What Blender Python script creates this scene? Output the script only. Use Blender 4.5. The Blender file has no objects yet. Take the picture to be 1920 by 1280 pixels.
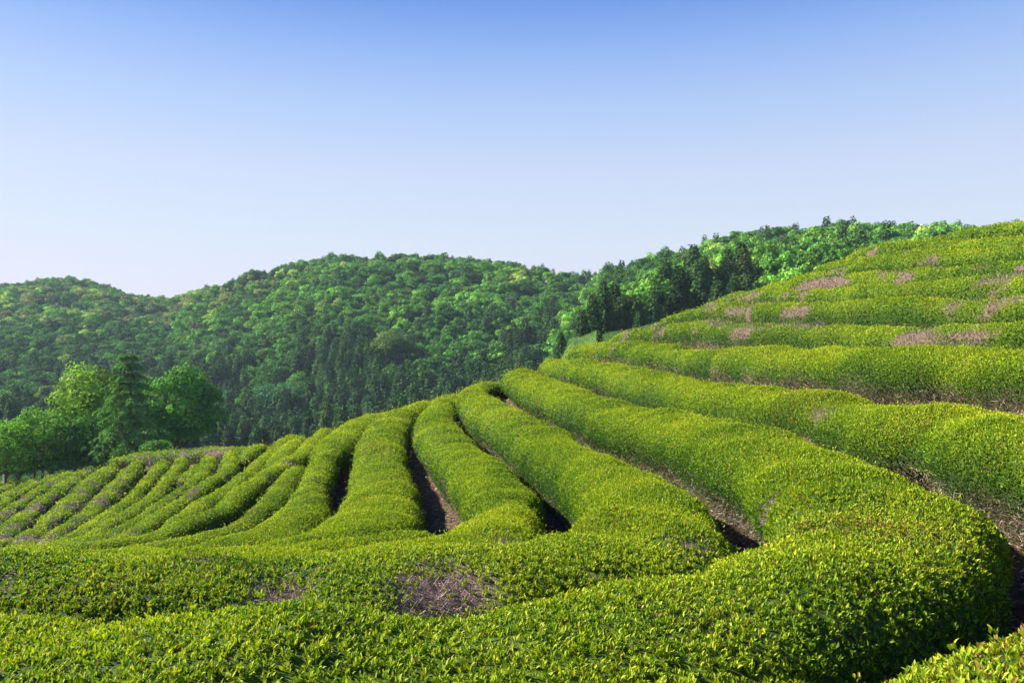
import bpy, math, numpy as np
from mathutils import Vector
rad = math.radians
rng = np.random.default_rng(7)
scene = bpy.context.scene

# ------------------------------------------------------------------ camera
F, CU, HV = 1493.0, 960.0, 650.0          # focal length in photo pixels, centre column, eye-level row
cam_d = bpy.data.cameras.new('camera'); cam = bpy.data.objects.new('camera', cam_d)
scene.collection.objects.link(cam); scene.camera = cam
cam_d.lens = 28.0; cam_d.sensor_width = 36.0; cam_d.clip_start = 0.1; cam_d.clip_end = 5000
cam.location = (0, 0, 0); cam.rotation_euler = (rad(90 + 0.38), 0, 0)

# ------------------------------------------------------------------ sky, sun, exposure
SUN_EL, SUN_DIR = 33.0, Vector((-0.96, 0.27))          # towards the sun, in plan
world = bpy.data.worlds.new('World'); scene.world = world; world.use_nodes = True
wn, wl = world.node_tree.nodes, world.node_tree.links
wn.clear()
wout = wn.new('ShaderNodeOutputWorld'); wbg = wn.new('ShaderNodeBackground')
sky = wn.new('ShaderNodeTexSky'); sky.sky_type = 'NISHITA'; sky.sun_disc = False
sky.sun_elevation = rad(SUN_EL); sky.sun_rotation = math.atan2(SUN_DIR.x, SUN_DIR.y)
sky.air_density = 1.0; sky.dust_density = 0.6; sky.ozone_density = 1.5; sky.altitude = 200
geo = wn.new('ShaderNodeTexCoord'); sep = wn.new('ShaderNodeSeparateXYZ')
ramp = wn.new('ShaderNodeValToRGB')
wl.new(geo.outputs['Generated'], sep.inputs[0]); wl.new(sep.outputs['Z'], ramp.inputs[0])
SKY_STOPS = [(0.000, (0.785, 0.592, 0.554)), (0.130, (0.785, 0.610, 0.584)), (0.206, (0.989, 0.749, 0.666)), (0.286, (0.902, 0.791, 0.765)), (0.346, (0.719, 0.710, 0.822)), (0.394, (0.486, 0.583, 0.818)), (0.600, (0.438, 0.554, 0.818))]
SKY_EVEN = [(0.000, (0.730, 0.738, 0.871)), (0.087, (0.723, 0.761, 0.905)), (0.130, (0.708, 0.791, 0.939)), (0.206, (0.624, 0.730, 0.956)), (0.286, (0.451, 0.617, 0.947)), (0.346, (0.305, 0.485, 0.922)), (0.394, (0.178, 0.352, 0.839)), (0.516, (0.070, 0.188, 0.680))]   # clear hazy sky by height above the horizon
SKY_EVEN_GAIN = .93 / (0.15 * 2 ** 1.5)
el = ramp.color_ramp.elements
el[0].position = 0; el[0].color = (*SKY_STOPS[0][1], 1)
el[1].position = SKY_STOPS[-1][0]; el[1].color = (*SKY_STOPS[-1][1], 1)
for p_, c_ in SKY_STOPS[1:-1]:
    e = el.new(p_); e.color = (*c_, 1)
mul = wn.new('ShaderNodeMixRGB'); mul.blend_type = 'MULTIPLY'; mul.inputs[0].default_value = 1
wl.new(sky.outputs[0], mul.inputs[1]); wl.new(ramp.outputs[0], mul.inputs[2])
ramp2 = wn.new('ShaderNodeValToRGB'); wl.new(sep.outputs['Z'], ramp2.inputs[0])
el = ramp2.color_ramp.elements
el[0].position = 0; el[0].color = (*SKY_EVEN[0][1], 1); el[1].position = SKY_EVEN[-1][0]; el[1].color = (*SKY_EVEN[-1][1], 1)
for p_, c_ in SKY_EVEN[1:-1]:
    e = el.new(p_); e.color = (*c_, 1)
mxs = wn.new('ShaderNodeMixRGB'); mxs.inputs[0].default_value = .93
sc6 = wn.new('ShaderNodeVectorMath'); sc6.operation = 'SCALE'; sc6.inputs['Scale'].default_value = SKY_EVEN_GAIN
wl.new(ramp2.outputs[0], sc6.inputs[0]); wl.new(mul.outputs[0], mxs.inputs[1]); wl.new(sc6.outputs[0], mxs.inputs[2])
wl.new(mxs.outputs[0], wbg.inputs[0]); wbg.inputs[1].default_value = 0.1500
wl.new(wbg.outputs[0], wout.inputs[0])
sun_d = bpy.data.lights.new('sun', 'SUN'); sun = bpy.data.objects.new('sun', sun_d)
scene.collection.objects.link(sun)
sun_d.energy = 5.0; sun_d.angle = rad(0.6); sun_d.color = (1.0, .93, .80)
ce = math.cos(rad(SUN_EL)); sd = SUN_DIR.normalized()
sv = Vector((sd.x * ce, sd.y * ce, math.sin(rad(SUN_EL))))
sun.rotation_euler = sv.to_track_quat('Z', 'Y').to_euler()
scene.view_settings.view_transform = 'Standard'; scene.view_settings.look = 'None'
scene.view_settings.exposure = 1.5; scene.view_settings.gamma = 1.0

# ------------------------------------------------------------------ helpers
def link(o): scene.collection.objects.link(o); return o
def tag(o, label=None, cat=None, group=None, kind=None):
    if label: o['label'] = label
    if cat: o['category'] = cat
    if group: o['group'] = group
    if kind: o['kind'] = kind
    return o
def empty(name, loc):
    o = bpy.data.objects.new(name, None); o.location = loc; o.empty_display_size = .3
    return link(o)

def vnoise(p, seed=0):
    """smooth value noise in [-1,1] at points p (N,3)"""
    p = np.asarray(p, float); i = np.floor(p).astype(np.int64); f = p - i; f = f * f * (3 - 2 * f)
    def h(a, b, c):
        n = (a * 374761393 + b * 668265263 + c * 2147483647 + seed * 1274126177) & 0xffffffff
        n = ((n ^ (n >> 13)) * 1274126177) & 0xffffffff
        return ((n ^ (n >> 16)) & 0xffff) / 32767.5 - 1
    out = 0
    for a in (0, 1):
        for b in (0, 1):
            for c in (0, 1):
                w = (f[:, 0] if a else 1 - f[:, 0]) * (f[:, 1] if b else 1 - f[:, 1]) * (f[:, 2] if c else 1 - f[:, 2])
                out = out + w * h(i[:, 0] + a, i[:, 1] + b, i[:, 2] + c)
    return out

def build_mesh(name, verts, col, groups):
    """groups: list of (faces (N,k) int, material index, smooth)"""
    me = bpy.data.meshes.new(name)
    verts = np.asarray(verts, np.float32)
    me.vertices.add(len(verts)); me.vertices.foreach_set('co', verts.ravel())
    loops = np.concatenate([g[0].ravel() for g in groups]).astype(np.int32)
    sizes = np.concatenate([np.full(len(g[0]), g[0].shape[1]) for g in groups]).astype(np.int32)
    mats = np.concatenate([np.full(len(g[0]), g[1]) for g in groups]).astype(np.int32)
    sm = np.concatenate([np.full(len(g[0]), g[2]) for g in groups]).astype(bool)
    me.loops.add(len(loops)); me.loops.foreach_set('vertex_index', loops)
    me.polygons.add(len(sizes))
    st = np.zeros(len(sizes), np.int32); st[1:] = np.cumsum(sizes)[:-1]
    me.polygons.foreach_set('loop_start', st); me.polygons.foreach_set('loop_total', sizes)
    me.polygons.foreach_set('material_index', mats); me.polygons.foreach_set('use_smooth', sm)
    if col is not None:
        a = me.color_attributes.new('Col', 'FLOAT_COLOR', 'POINT')
        c4 = np.ones((len(verts), 4), np.float32); c4[:, :3] = col
        a.data.foreach_set('color', c4.ravel())
    me.update(calc_edges=True)
    return me

def mesh_obj(name, me, mats, parent=None, loc=None):
    o = bpy.data.objects.new(name, me)
    for m in mats:
        if m.name not in [x.name for x in me.materials if x]: me.materials.append(m)
    if parent: o.parent = parent
    if loc is not None: o.location = loc
    return link(o)

def norm(a): return a / np.maximum(np.linalg.norm(a, axis=-1, keepdims=True), 1e-9)

# ------------------------------------------------------------------ materials
def new_mat(name):
    m = bpy.data.materials.new(name); m.use_nodes = True
    nt = m.node_tree; nt.nodes.clear()
    return m, nt.nodes, nt.links

def leaf_mat(name, rough=.4, transl=.3, spec=.5, objcol=False, tcol=(1.25, 1.35, .5)):
    m, n, l = new_mat(name)
    out = n.new('ShaderNodeOutputMaterial'); p = n.new('ShaderNodeBsdfPrincipled'); t = n.new('ShaderNodeBsdfTranslucent')
    mx = n.new('ShaderNodeMixShader'); at = n.new('ShaderNodeAttribute'); at.attribute_name = 'Col'
    src = at.outputs['Color']
    if objcol:
        oi = n.new('ShaderNodeObjectInfo'); mm = n.new('ShaderNodeMixRGB'); mm.blend_type = 'MULTIPLY'; mm.inputs[0].default_value = 1
        l.new(src, mm.inputs[1]); l.new(oi.outputs['Color'], mm.inputs[2]); src = mm.outputs[0]
    tm = n.new('ShaderNodeMixRGB'); tm.blend_type = 'MULTIPLY'; tm.inputs[0].default_value = 1; tm.inputs[2].default_value = (*tcol, 1)
    l.new(src, tm.inputs[1]); l.new(tm.outputs[0], t.inputs[0])
    l.new(src, p.inputs['Base Color']); p.inputs['Roughness'].default_value = rough; p.inputs['Specular IOR Level'].default_value = spec
    mx.inputs[0].default_value = transl
    l.new(p.outputs[0], mx.inputs[1]); l.new(t.outputs[0], mx.inputs[2]); l.new(mx.outputs[0], out.inputs[0])
    return m

def body_mat(name):
    """dense inner mass of a clipped hedge, seen between its leaves"""
    m, n, l = new_mat(name)
    out = n.new('ShaderNodeOutputMaterial'); p = n.new('ShaderNodeBsdfPrincipled')
    at = n.new('ShaderNodeAttribute'); at.attribute_name = 'Col'
    tc = n.new('ShaderNodeTexCoord'); no = n.new('ShaderNodeTexNoise'); no.inputs['Scale'].default_value = 22; no.inputs['Detail'].default_value = 5
    no.inputs['Roughness'].default_value = .7
    r = n.new('ShaderNodeMapRange'); r.inputs[1].default_value = .35; r.inputs[2].default_value = .68; r.inputs[3].default_value = .35; r.inputs[4].default_value = 1.5
    l.new(tc.outputs['Object'], no.inputs['Vector']); l.new(no.outputs[0], r.inputs[0])
    v = n.new('ShaderNodeVectorMath'); v.operation = 'SCALE'
    l.new(at.outputs['Color'], v.inputs[0]); l.new(r.outputs[0], v.inputs['Scale'])
    l.new(v.outputs[0], p.inputs['Base Color']); p.inputs['Roughness'].default_value = .85; p.inputs['Specular IOR Level'].default_value = .2
    b = n.new('ShaderNodeBump'); b.inputs['Strength'].default_value = .9; b.inputs['Distance'].default_value = .06
    l.new(no.outputs[0], b.inputs['Height']); l.new(b.outputs[0], p.inputs['Normal'])
    l.new(p.outputs[0], out.inputs[0])
    return m

def bark_mat(name, c1, c2, scale=14):
    m, n, l = new_mat(name)
    out = n.new('ShaderNodeOutputMaterial'); p = n.new('ShaderNodeBsdfPrincipled')
    tc = n.new('ShaderNodeTexCoord'); no = n.new('ShaderNodeTexNoise'); no.inputs['Scale'].default_value = scale; no.inputs['Detail'].default_value = 6
    r = n.new('ShaderNodeValToRGB'); r.color_ramp.elements[0].position = .35; r.color_ramp.elements[1].position = .65
    r.color_ramp.elements[0].color = (*c1, 1); r.color_ramp.elements[1].color = (*c2, 1)
    l.new(tc.outputs['Object'], no.inputs['Vector']); l.new(no.outputs[0], r.inputs[0]); l.new(r.outputs[0], p.inputs['Base Color'])
    b = n.new('ShaderNodeBump'); b.inputs['Strength'].default_value = .6; b.inputs['Distance'].default_value = .03
    l.new(no.outputs[0], b.inputs['Height']); l.new(b.outputs[0], p.inputs['Normal'])
    p.inputs['Roughness'].default_value = .9
    l.new(p.outputs[0], out.inputs[0])
    return m

def ground_mat():
    m, n, l = new_mat('soil_and_litter')
    out = n.new('ShaderNodeOutputMaterial'); p = n.new('ShaderNodeBsdfPrincipled')
    tc = n.new('ShaderNodeTexCoord')
    a = n.new('ShaderNodeTexNoise'); a.inputs['Scale'].default_value = 9; a.inputs['Detail'].default_value = 8; a.inputs['Roughness'].default_value = .75
    b = n.new('ShaderNodeTexNoise'); b.inputs['Scale'].default_value = .45; b.inputs['Detail'].default_value = 4
    l.new(tc.outputs['Object'], a.inputs['Vector']); l.new(tc.outputs['Object'], b.inputs['Vector'])
    r = n.new('ShaderNodeValToRGB'); e = r.color_ramp.elements
    e[0].position = .3; e[0].color = (.035, .023, .014, 1); e[1].position = .72; e[1].color = (.22, .155, .105, 1)
    k = e.new(.5); k.color = (.10, .065, .042, 1)
    l.new(a.outputs[0], r.inputs[0])
    r2 = n.new('ShaderNodeMapRange'); r2.inputs[1].default_value = .55; r2.inputs[2].default_value = .68; l.new(b.outputs[0], r2.inputs[0])
    mx = n.new('ShaderNodeMixRGB'); mx.inputs[2].default_value = (.055, .10, .022, 1)
    at = n.new('ShaderNodeAttribute'); at.attribute_name = 'Col'; ad = n.new('ShaderNodeMath'); ad.operation = 'ADD'; ad.use_clamp = True
    l.new(r2.outputs[0], ad.inputs[0]); l.new(at.outputs['Fac'], ad.inputs[1]); l.new(ad.outputs[0], mx.inputs[0]); l.new(r.outputs[0], mx.inputs[1]); l.new(mx.outputs[0], p.inputs['Base Color'])
    bp = n.new('ShaderNodeBump'); bp.inputs['Strength'].default_value = 1; bp.inputs['Distance'].default_value = .05
    l.new(a.outputs[0], bp.inputs['Height']); l.new(bp.outputs[0], p.inputs['Normal']); p.inputs['Roughness'].default_value = .95; p.inputs['Specular IOR Level'].default_value = .05
    l.new(p.outputs[0], out.inputs[0])
    return m

def hill_mat():
    m, n, l = new_mat('forest_floor')
    out = n.new('ShaderNodeOutputMaterial'); p = n.new('ShaderNodeBsdfPrincipled')
    tc = n.new('ShaderNodeTexCoord')
    a = n.new('ShaderNodeTexNoise'); a.inputs['Scale'].default_value = .25; a.inputs['Detail'].default_value = 8
    l.new(tc.outputs['Object'], a.inputs['Vector'])
    r = n.new('ShaderNodeValToRGB'); e = r.color_ramp.elements
    e[0].position = .35; e[0].color = (.018, .040, .010, 1); e[1].position = .65; e[1].color = (.04, .085, .02, 1)
    l.new(a.outputs[0], r.inputs[0]); l.new(r.outputs[0], p.inputs['Base Color']); p.inputs['Roughness'].default_value = .95; p.inputs['Specular IOR Level'].default_value = 0
    l.new(p.outputs[0], out.inputs[0])
    return m

M_LEAF = leaf_mat('tea_leaf', .55, .30, .17)
M_BODY = body_mat('hedge_inner_mass')
M_TWIG = leaf_mat('dry_twig', .8, .05, .2, tcol=(1, 1, 1))
M_TREE = leaf_mat('tree_leaf', .7, .22, .08, objcol=True, tcol=(1.1, 1.25, .5))
M_NEEDLE = leaf_mat('needle_foliage', .8, .12, .05, objcol=True, tcol=(1, 1.1, .6))
M_BARK = bark_mat('bark', (.05, .035, .025), (.16, .12, .09))
M_SOIL = ground_mat(); M_HILL = hill_mat()

# ------------------------------------------------------------------ the hedge rows
# Every row is a near-level terrace line.  (photo column, photo row, metres below eye level) of the crest gives a point on that level.
def P(u, v, h):
    y = F * h / (v - HV); return ((u - CU) / F * y, y, -h)
def lvl(pts, h0, h1=None):
    n = len(pts); h1 = h0 if h1 is None else h1
    return [P(u, v, h0 + (h1 - h0) * i / max(1, n - 1)) for i, (u, v) in enumerate(pts)]
def plan(pts):       # (x, y, photo row)
    return [(x, y, -(v - HV) * y / F) for x, y, v in pts]

ROWS = []   # name key, points, half width, hedge height, bare amount, label
def row(key, pts, w, H, bare, label): ROWS.append(dict(key=key, pts=np.array(pts, float), w=w, H=H, bare=bare, label=label))

row('R1', [(-7, 1.1, -1.15), (-3, 1.2, -1.15), (0, 1.5, -1.12), (1.4, 2.05, -1.13), (2.35, 2.5, -1.12), (3.65, 3.35, -1.1), (4.9, 4.6, -1.04), (5.6, 6.2, -1.0), (5.95, 7.7, -.95)] +
    plan([(6.15, 9.2, 795), (6.3, 11, 774), (5.75, 14, 748), (5.2, 17, 730), (4.6, 22, 715), (3.9, 28, 692), (3.1, 36, 681), (2.3, 43, 680)]) + [(2.4, 46.5, -1.0), (3.4, 49, -1.5)],
    1.08, .98, .04, 'long tea hedge on the right, curling back into the bottom right corner')
row('B', [(-9, 3.95, -1.62), (-5, 4.05, -1.55)] + lvl([(400, 1215), (800, 1215), (1000, 1192), (1150, 1155), (1300, 1108), (1450, 1060), (1560, 1032), (1635, 1000), (1660, 962), (1645, 923), (1590, 887), (1505, 848), (1390, 808), (1270, 780), (1155, 758), (1070, 734), (1010, 713), (983, 703), (975, 697)], 1.5, 1.34) + [(1.2, 46.5, -1.7), (2, 49, -2.2)],
    1.03, .92, .0, 'broad tea hedge filling the foreground and wrapping round the big hump at right')
row('C', [(-13, 6.4, -2.25), (-9, 6.5, -2.0)] + lvl([(0, 1070), (300, 1072), (600, 1072), (900, 1064), (1070, 1045), (1160, 1016), (1210, 972), (1212, 928), (1172, 890), (1122, 861), (1064, 835), (1008, 804), (955, 777), (908, 753), (884, 732)], 1.85, 2.05) + [(-1.5, 42, -2.0), (-.7, 44.5, -2.05), (.2, 48, -2.6)],
    1.06, .95, .03, 'tea hedge behind the foreground hedge with a bare twiggy hollow in its front face')
row('D', [(-12, 9.3, -3.1), (-9, 9.4, -2.75)] + lvl([(200, 1054), (400, 1051), (600, 1047), (740, 1039), (850, 1023), (920, 996), (954, 956), (938, 908), (902, 870), (862, 838), (830, 804), (817, 780), (826, 757)], 2.42, 2.65) + [(-3.4, 41.5, -2.68), (-2.9, 44.5, -2.75), (-2.2, 48.5, -3.3)],
    1.1, .95, .12, 'hooked tea hedge with bare brown soil path along its right side')
row('S', lvl([(828, 983), (780, 989), (700, 1004), (620, 1016), (520, 1030)], 2.85, 2.95) + [(-4.6, 11.6, -3.1), (-7, 11.6, -3.4)],
    .66, .62, .1, 'short low tea hedge stub ending in a dark gap between two curved rows')
row('E', [(-14, 13.2, -4.2), (-10, 13.3, -3.6)] + lvl([(430, 1033), (550, 1021), (630, 1001), (684, 972), (712, 935), (716, 900), (712, 865), (714, 830), (724, 797), (746, 775), (772, 764)], 3.25, 3.2) + [(-4.9, 45.5, -3.3), (-4.3, 49, -3.8)],
    1.1, .95, .06, 'tea hedge with one small bare patch on top, left of the dark soil gap')
row('F', [(-14, 15.5, -4.7), (-10, 15.6, -4.2)] + lvl([(340, 1032), (430, 1019), (495, 1000), (546, 974), (572, 940), (585, 908), (598, 876), (614, 848), (636, 818), (664, 798), (692, 784)], 3.85, 3.75) + [(-6.9, 46, -3.9), (-6.3, 50, -4.5)],
    1.05, .92, .06, 'tea hedge left of the middle with a dark shaded right flank')
row('F2', lvl([(566, 870), (543, 890), (517, 925), (482, 958), (432, 984), (360, 1005), (280, 1020)], 4.2, 4.3) + [(-10, 17, -4.8)],
    .74, .72, .1, 'short tea hedge beginning halfway down the slope between two long rows')
row('G', lvl([(617, 803), (592, 820), (568, 845), (538, 864), (498, 886), (458, 916), (418, 946), (368, 972), (300, 995), (240, 1010), (150, 1023)], 4.6, 4.6) + [(-13, 18.2, -5.0)],
    .88, .82, .1, 'long tea hedge reaching the crest left of the middle and forking near its top')
row('G2', lvl([(570, 818), (548, 831), (530, 848), (513, 864)], 4.95, 4.95),
    .7, .7, .05, 'short tea hedge piece wedged below the crest left of the middle')
row('H', lvl([(557, 814), (531, 827), (508, 847), (485, 870), (450, 897), (410, 924), (370, 948), (325, 980), (280, 1005), (220, 1021)], 5.4, 5.5) + [(-15, 21.5, -6)],
    .86, .8, .12, 'smooth tea hedge left of the fork, starting at the crest above the dark cedars')
row('I2', lvl([(492, 832), (474, 841), (463, 852)], 5.9, 5.9), .8, .75, .25, 'small round tea bush stub on the crest beside the ridge hedge')
row('I', lvl([(434, 846), (432, 866), (424, 882), (397, 900), (367, 921), (331, 944), (284, 974), (245, 999), (195, 1017)], 6.15, 6.15) + [(-17.5, 23, -6.6)],
    .95, .85, .25, 'tea hedge with a broad rounded head just below the ridge hedge')
row('K', lvl([(391, 852), (391, 868), (375, 890), (346, 914), (312, 936), (275, 961), (235, 984), (190, 1002), (140, 1018)], 6.8, 6.9) + [(-19.5, 25.4, -7.4)],
    .84, .8, .3, 'tea hedge with grey bare patches on its upper half, left of the broad headed one')
row('K2', lvl([(376, 871), (362, 884), (347, 896)], 7.05, 7.05), .5, .55, .4, 'very short thin tea hedge strip beside the grassy gap')
row('L', lvl([(342, 856), (337, 872), (322, 888), (304, 911), (281, 934), (247, 957), (208, 979), (169, 1000), (120, 1020)], 7.6, 7.7) + [(-22.5, 28.5, -8.2)],
    .88, .84, .1, 'tea hedge with a blunt rounded end beside the grassy gap')
row('M', lvl([(308, 861), (297, 877), (281, 896), (261, 918), (237, 942), (202, 965), (167, 987), (128, 1007), (85, 1023)], 8.4, 8.5) + [(-26, 31.5, -9.2)],
    .84, .8, .15, 'narrow tea hedge pressed close to its right neighbour on the left slope')
row('N', lvl([(263, 861), (249, 877), (231, 896), (210, 918), (188, 940), (163, 962), (131, 984), (92, 1007), (45, 1026)], 9.3, 9.4) + [(-31, 35, -10)],
    1.15, .98, .3, 'stout tea hedge with brown patches and a black shaded right flank on the left slope')
row('O', lvl([(215, 869), (194, 884), (173, 901), (155, 919), (131, 941), (105, 962), (79, 985), (50, 1007), (15, 1028)], 10.3, 10.4) + [(-37.5, 39, -11)],
    1.12, .95, .3, 'tea hedge striped with purplish bare patches, above a strip of brown soil')
row('P', lvl([(173, 875), (146, 891), (114, 913), (84, 933), (56, 957), (28, 981), (0, 1003), (-30, 1022)], 11.2, 11.3) + [(-45, 43, -12)],
    1.12, .95, .35, 'heavily patched purplish brown tea hedge near the left edge')
row('Q', lvl([(137, 883), (103, 901), (75, 916), (47, 934), (17, 956), (-12, 978), (-50, 1000)], 12.0, 12.1), 1.05, .9, .35, 'patchy greyish green tea hedge near the left edge below the small trees')
row('R', lvl([(104, 890), (75, 903), (47, 917), (19, 933), (-3, 947), (-35, 966)], 12.7, 12.7), 1.05, .9, .15, 'green tea hedge running off the left edge')
row('T', lvl([(72, 898), (42, 911), (14, 926), (-20, 941)], 13.3, 13.3), 1.0, .9, .3, 'short visible length of tea hedge at the left edge with a grey top')
row('U', lvl([(60, 900), (28, 908), (-3, 918), (-35, 927)], 13.9, 13.9), 1.0, .9, .2, 'far low tea hedge at the left edge, next to last before the trees')
row('V', lvl([(55, 899), (30, 902), (-5, 908), (-35, 914)], 14.3, 14.5), .95, .8, .1, 'farthest low tea hedge at the left edge under the trees')
row('X', [P(472, 841, 6.5), P(440, 840, 6.7), P(400, 841, 7.1), P(350, 845, 7.8), P(310, 848, 8.4), P(270, 852, 9.35), P(243, 856, 9.9), P(218, 861, 10.4)],
    .75, .72, .6, 'purplish hedge running across the ridge behind the row ends')
row('R2', [(7.9, 7.0, -.2), (8.5, 10, -.05)] + plan([(8.35, 13, 656), (7.75, 16, 656), (7.2, 19, 657), (6.6, 24, 658), (5.95, 30, 651), (5.05, 38, 643), (4.15, 44, 650)]) + [(3.7, 47, -.35), (4.3, 50, -.8)],
    1.08, 1.0, .2, 'tea hedge level with the eye, woody stems and a dark overhang under its front')
row('R3', [(9.6, 9, .35), (10.4, 12.5, .42)] + plan([(10.1, 15.5, 606), (9.5, 19, 611), (8.9, 23, 611), (8.3, 28, 607), (7.5, 34, 606), (6.3, 42, 625)]) + [(6.0, 45.5, .4), (6.6, 49, -.1)],
    1.1, .98, .62, 'tea hedge with large grey bare patches, directly above the eye level row')
row('R4', [(11.6, 12, 1.0), (12.2, 15, 1.05)] + plan([(11.8, 18.3, 559), (11.2, 22, 563), (10.6, 26.5, 571), (9.9, 31, 572), (9.2, 36, 573), (8.5, 40.5, 592)]) + [(8.2, 44, 1.2), (8.8, 48, .6)],
    1.1, .98, .35, 'tea hedge with one oval bare patch, fourth row up the right slope')
row('R5', [(13.6, 15, 1.7), (14.0, 18, 1.75)] + plan([(13.5, 20.9, 520), (12.9, 24, 529), (12.3, 28, 538), (11.6, 32.5, 546), (11.2, 34, 537), (10.7, 38.5, 557)]) + [(10.4, 42, 2.2), (11, 46, 1.6)],
    1.1, .98, .3, 'tea hedge with a bulging far end and pale dry patch mid slope')
row('R6', [(15.6, 18, 2.3), (15.8, 21, 2.4)] + plan([(15.2, 23.6, 493), (14.6, 27.5, 505), (14.0, 31, 515), (13.3, 36, 528)]) + [(12.8, 40, 3.0), (13.4, 44, 2.4)],
    1.1, .98, .5, 'tea hedge with a triangular grey bare patch high on the right slope')
row('R7', [(17.4, 20.5, 3.1), (17.6, 23.5, 3.2)] + plan([(16.9, 26.2, 460), (16.3, 30, 473), (15.7, 33, 486), (14.8, 36.5, 507)]) + [(14.4, 40, 3.5), (15, 44, 2.8)],
    1.15, .98, .2, 'high tea hedge on the right slope, third from its top')
row('R8', [(19.2, 23, 3.9), (19.3, 26, 4.0)] + plan([(18.6, 29, 444), (18.1, 32, 456), (17.5, 35, 472), (16.7, 38, 486)]) + [(16.4, 42, 4.1), (17, 46, 3.4)],
    1.15, .98, .3, 'tea hedge just under the top row on the right slope')
row('R9', [(21.2, 25.5, 4.9), (21.2, 28.5, 5.0)] + plan([(20.4, 31.5, 414), (19.9, 34, 432), (19.4, 36.5, 445), (18.8, 39, 458)]) + [(18.7, 43, 4.9), (19.4, 47, 4.2)],
    1.25, 1.0, .3, 'topmost tea hedge against the sky at the right edge')

def resample(pts, step):
    """Catmull-Rom through the points, then even steps"""
    p = np.vstack([2 * pts[0] - pts[1], pts, 2 * pts[-1] - pts[-2]]); out = []
    for i in range(1, len(p) - 2):
        a, b, c, d = p[i - 1:i + 3]
        n = max(2, int(np.linalg.norm(c - b) / .15))
        t = np.linspace(0, 1, n, endpoint=False)[:, None]
        out.append(.5 * (2 * b + (c - a) * t + (2 * a - 5 * b + 4 * c - d) * t ** 2 + (3 * b - 3 * c + d - a) * t ** 3))
    out.append(pts[-1:]); q = np.vstack(out)
    for _ in range(10):
        q[1:-1] = .25 * q[:-2] + .5 * q[1:-1] + .25 * q[2:]
    s = np.concatenate([[0], np.cumsum(np.linalg.norm(np.diff(q, axis=0), axis=1))])
    n = max(6, int(s[-1] / step)); si = np.linspace(0, s[-1], n)
    return np.column_stack([np.interp(si, s, q[:, k]) for k in range(3)]), si

# ------------------------------------------------------------------ terrain
TY = np.array([40, 60, 110, 160, 220, 280, 340, 400, 460, 540, 640, 900.])
TT = {-1500: [-18, -16, -18, -22, -26, -24, -12, 0, 14, 30, 40, 15], -200: [-18, -17, -19, -24, -28, -24, -12, 1, 15, 31, 41, 15],
      0: [-18, -17, -19, -24, -28, -24, -12, 2, 16, 32, 42, 15], 150: [-18, -17, -19, -24, -29, -24, -12, 2, 18, 36, 46, 15],
      310: [-18, -17, -19, -26, -30, -24, -12, 0, 14, 27, 24, 0], 400: [-18, -18, -21, -28, -30, -22, -8, 8, 25, 34, 26, 0],
      480: [-18, -18, -23, -29, -30, -22, -4, 17, 37, 40, 25, 0], 560: [-18, -18, -24, -30, -30, -18, 4, 26, 43, 42, 25, 0],
      640: [-18, -18, -25, -30, -29, -13, 9, 33, 47, 42, 25, 0], 840: [-18, -18, -24, -29, -26, -10, 14, 36, 46, 40, 25, 0],
      950: [-16, -16, -20, -26, -22, -8, 14, 34, 42, 36, 20, 0], 1010: [-13, -10, -7, -20, -18, -5, 14, 32, 37, 30, 20, 0],
      1080: [-9, -4, .8, -10, -10, 0, 15, 28, 32, 26, 20, 0],
      1150: [-6, -2, 2.5, 0, 5, 18, 27, 28, 26, 22, 15, 0], 1260: [-4, 0, 4, 5, 13, 26, 33, 31, 26, 20, 15, 0],
      1400: [-3, 1, 5, 7, 18, 33, 41, 37, 30, 20, 15, 0], 1600: [-2, 2, 6, 9, 22, 37, 43, 40, 30, 20, 15, 0],
      1900: [-2, 2, 6, 9, 22, 36, 42, 38, 30, 20, 15, 0], 3600: [-2, 2, 6, 9, 24, 40, 50, 42, 30, 20, 15, 0]}
TU = np.array(sorted(TT)); TZ = np.array([TT[k] for k in TU], float)
def far_z(x, y):
    x = np.asarray(x, float); y = np.maximum(np.asarray(y, float), 40.)
    u = np.clip(CU + F * x / y, TU[0], TU[-1] - 1e-3); yy = np.clip(y, TY[0], TY[-1] - 1e-3)
    def ix(g, v):
        i = np.clip(np.searchsorted(g, v, 'right') - 1, 0, len(g) - 2); f = (v - g[i]) / (g[i + 1] - g[i])
        return i, f * f * (3 - 2 * f)
    i, fi = ix(TU, u)
    j = np.clip(np.searchsorted(TY, yy, 'right') - 1, 0, len(TY) - 2); fj = (yy - TY[j]) / (TY[j + 1] - TY[j])
    def col(ii):
        return TZ[ii, j] * (1 - fj) + TZ[ii, j + 1] * fj
    z = col(i) * (1 - fi) + col(i + 1) * fi
    s = np.column_stack([x.ravel() / 45, y.ravel() / 45, np.zeros(x.size)])
    z = z + (vnoise(s, 3) * 2.5 + vnoise(s * 2.7, 5) * 1.0).reshape(z.shape) * np.clip((y - 120) / 60, 0, 1)
    return z

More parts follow.
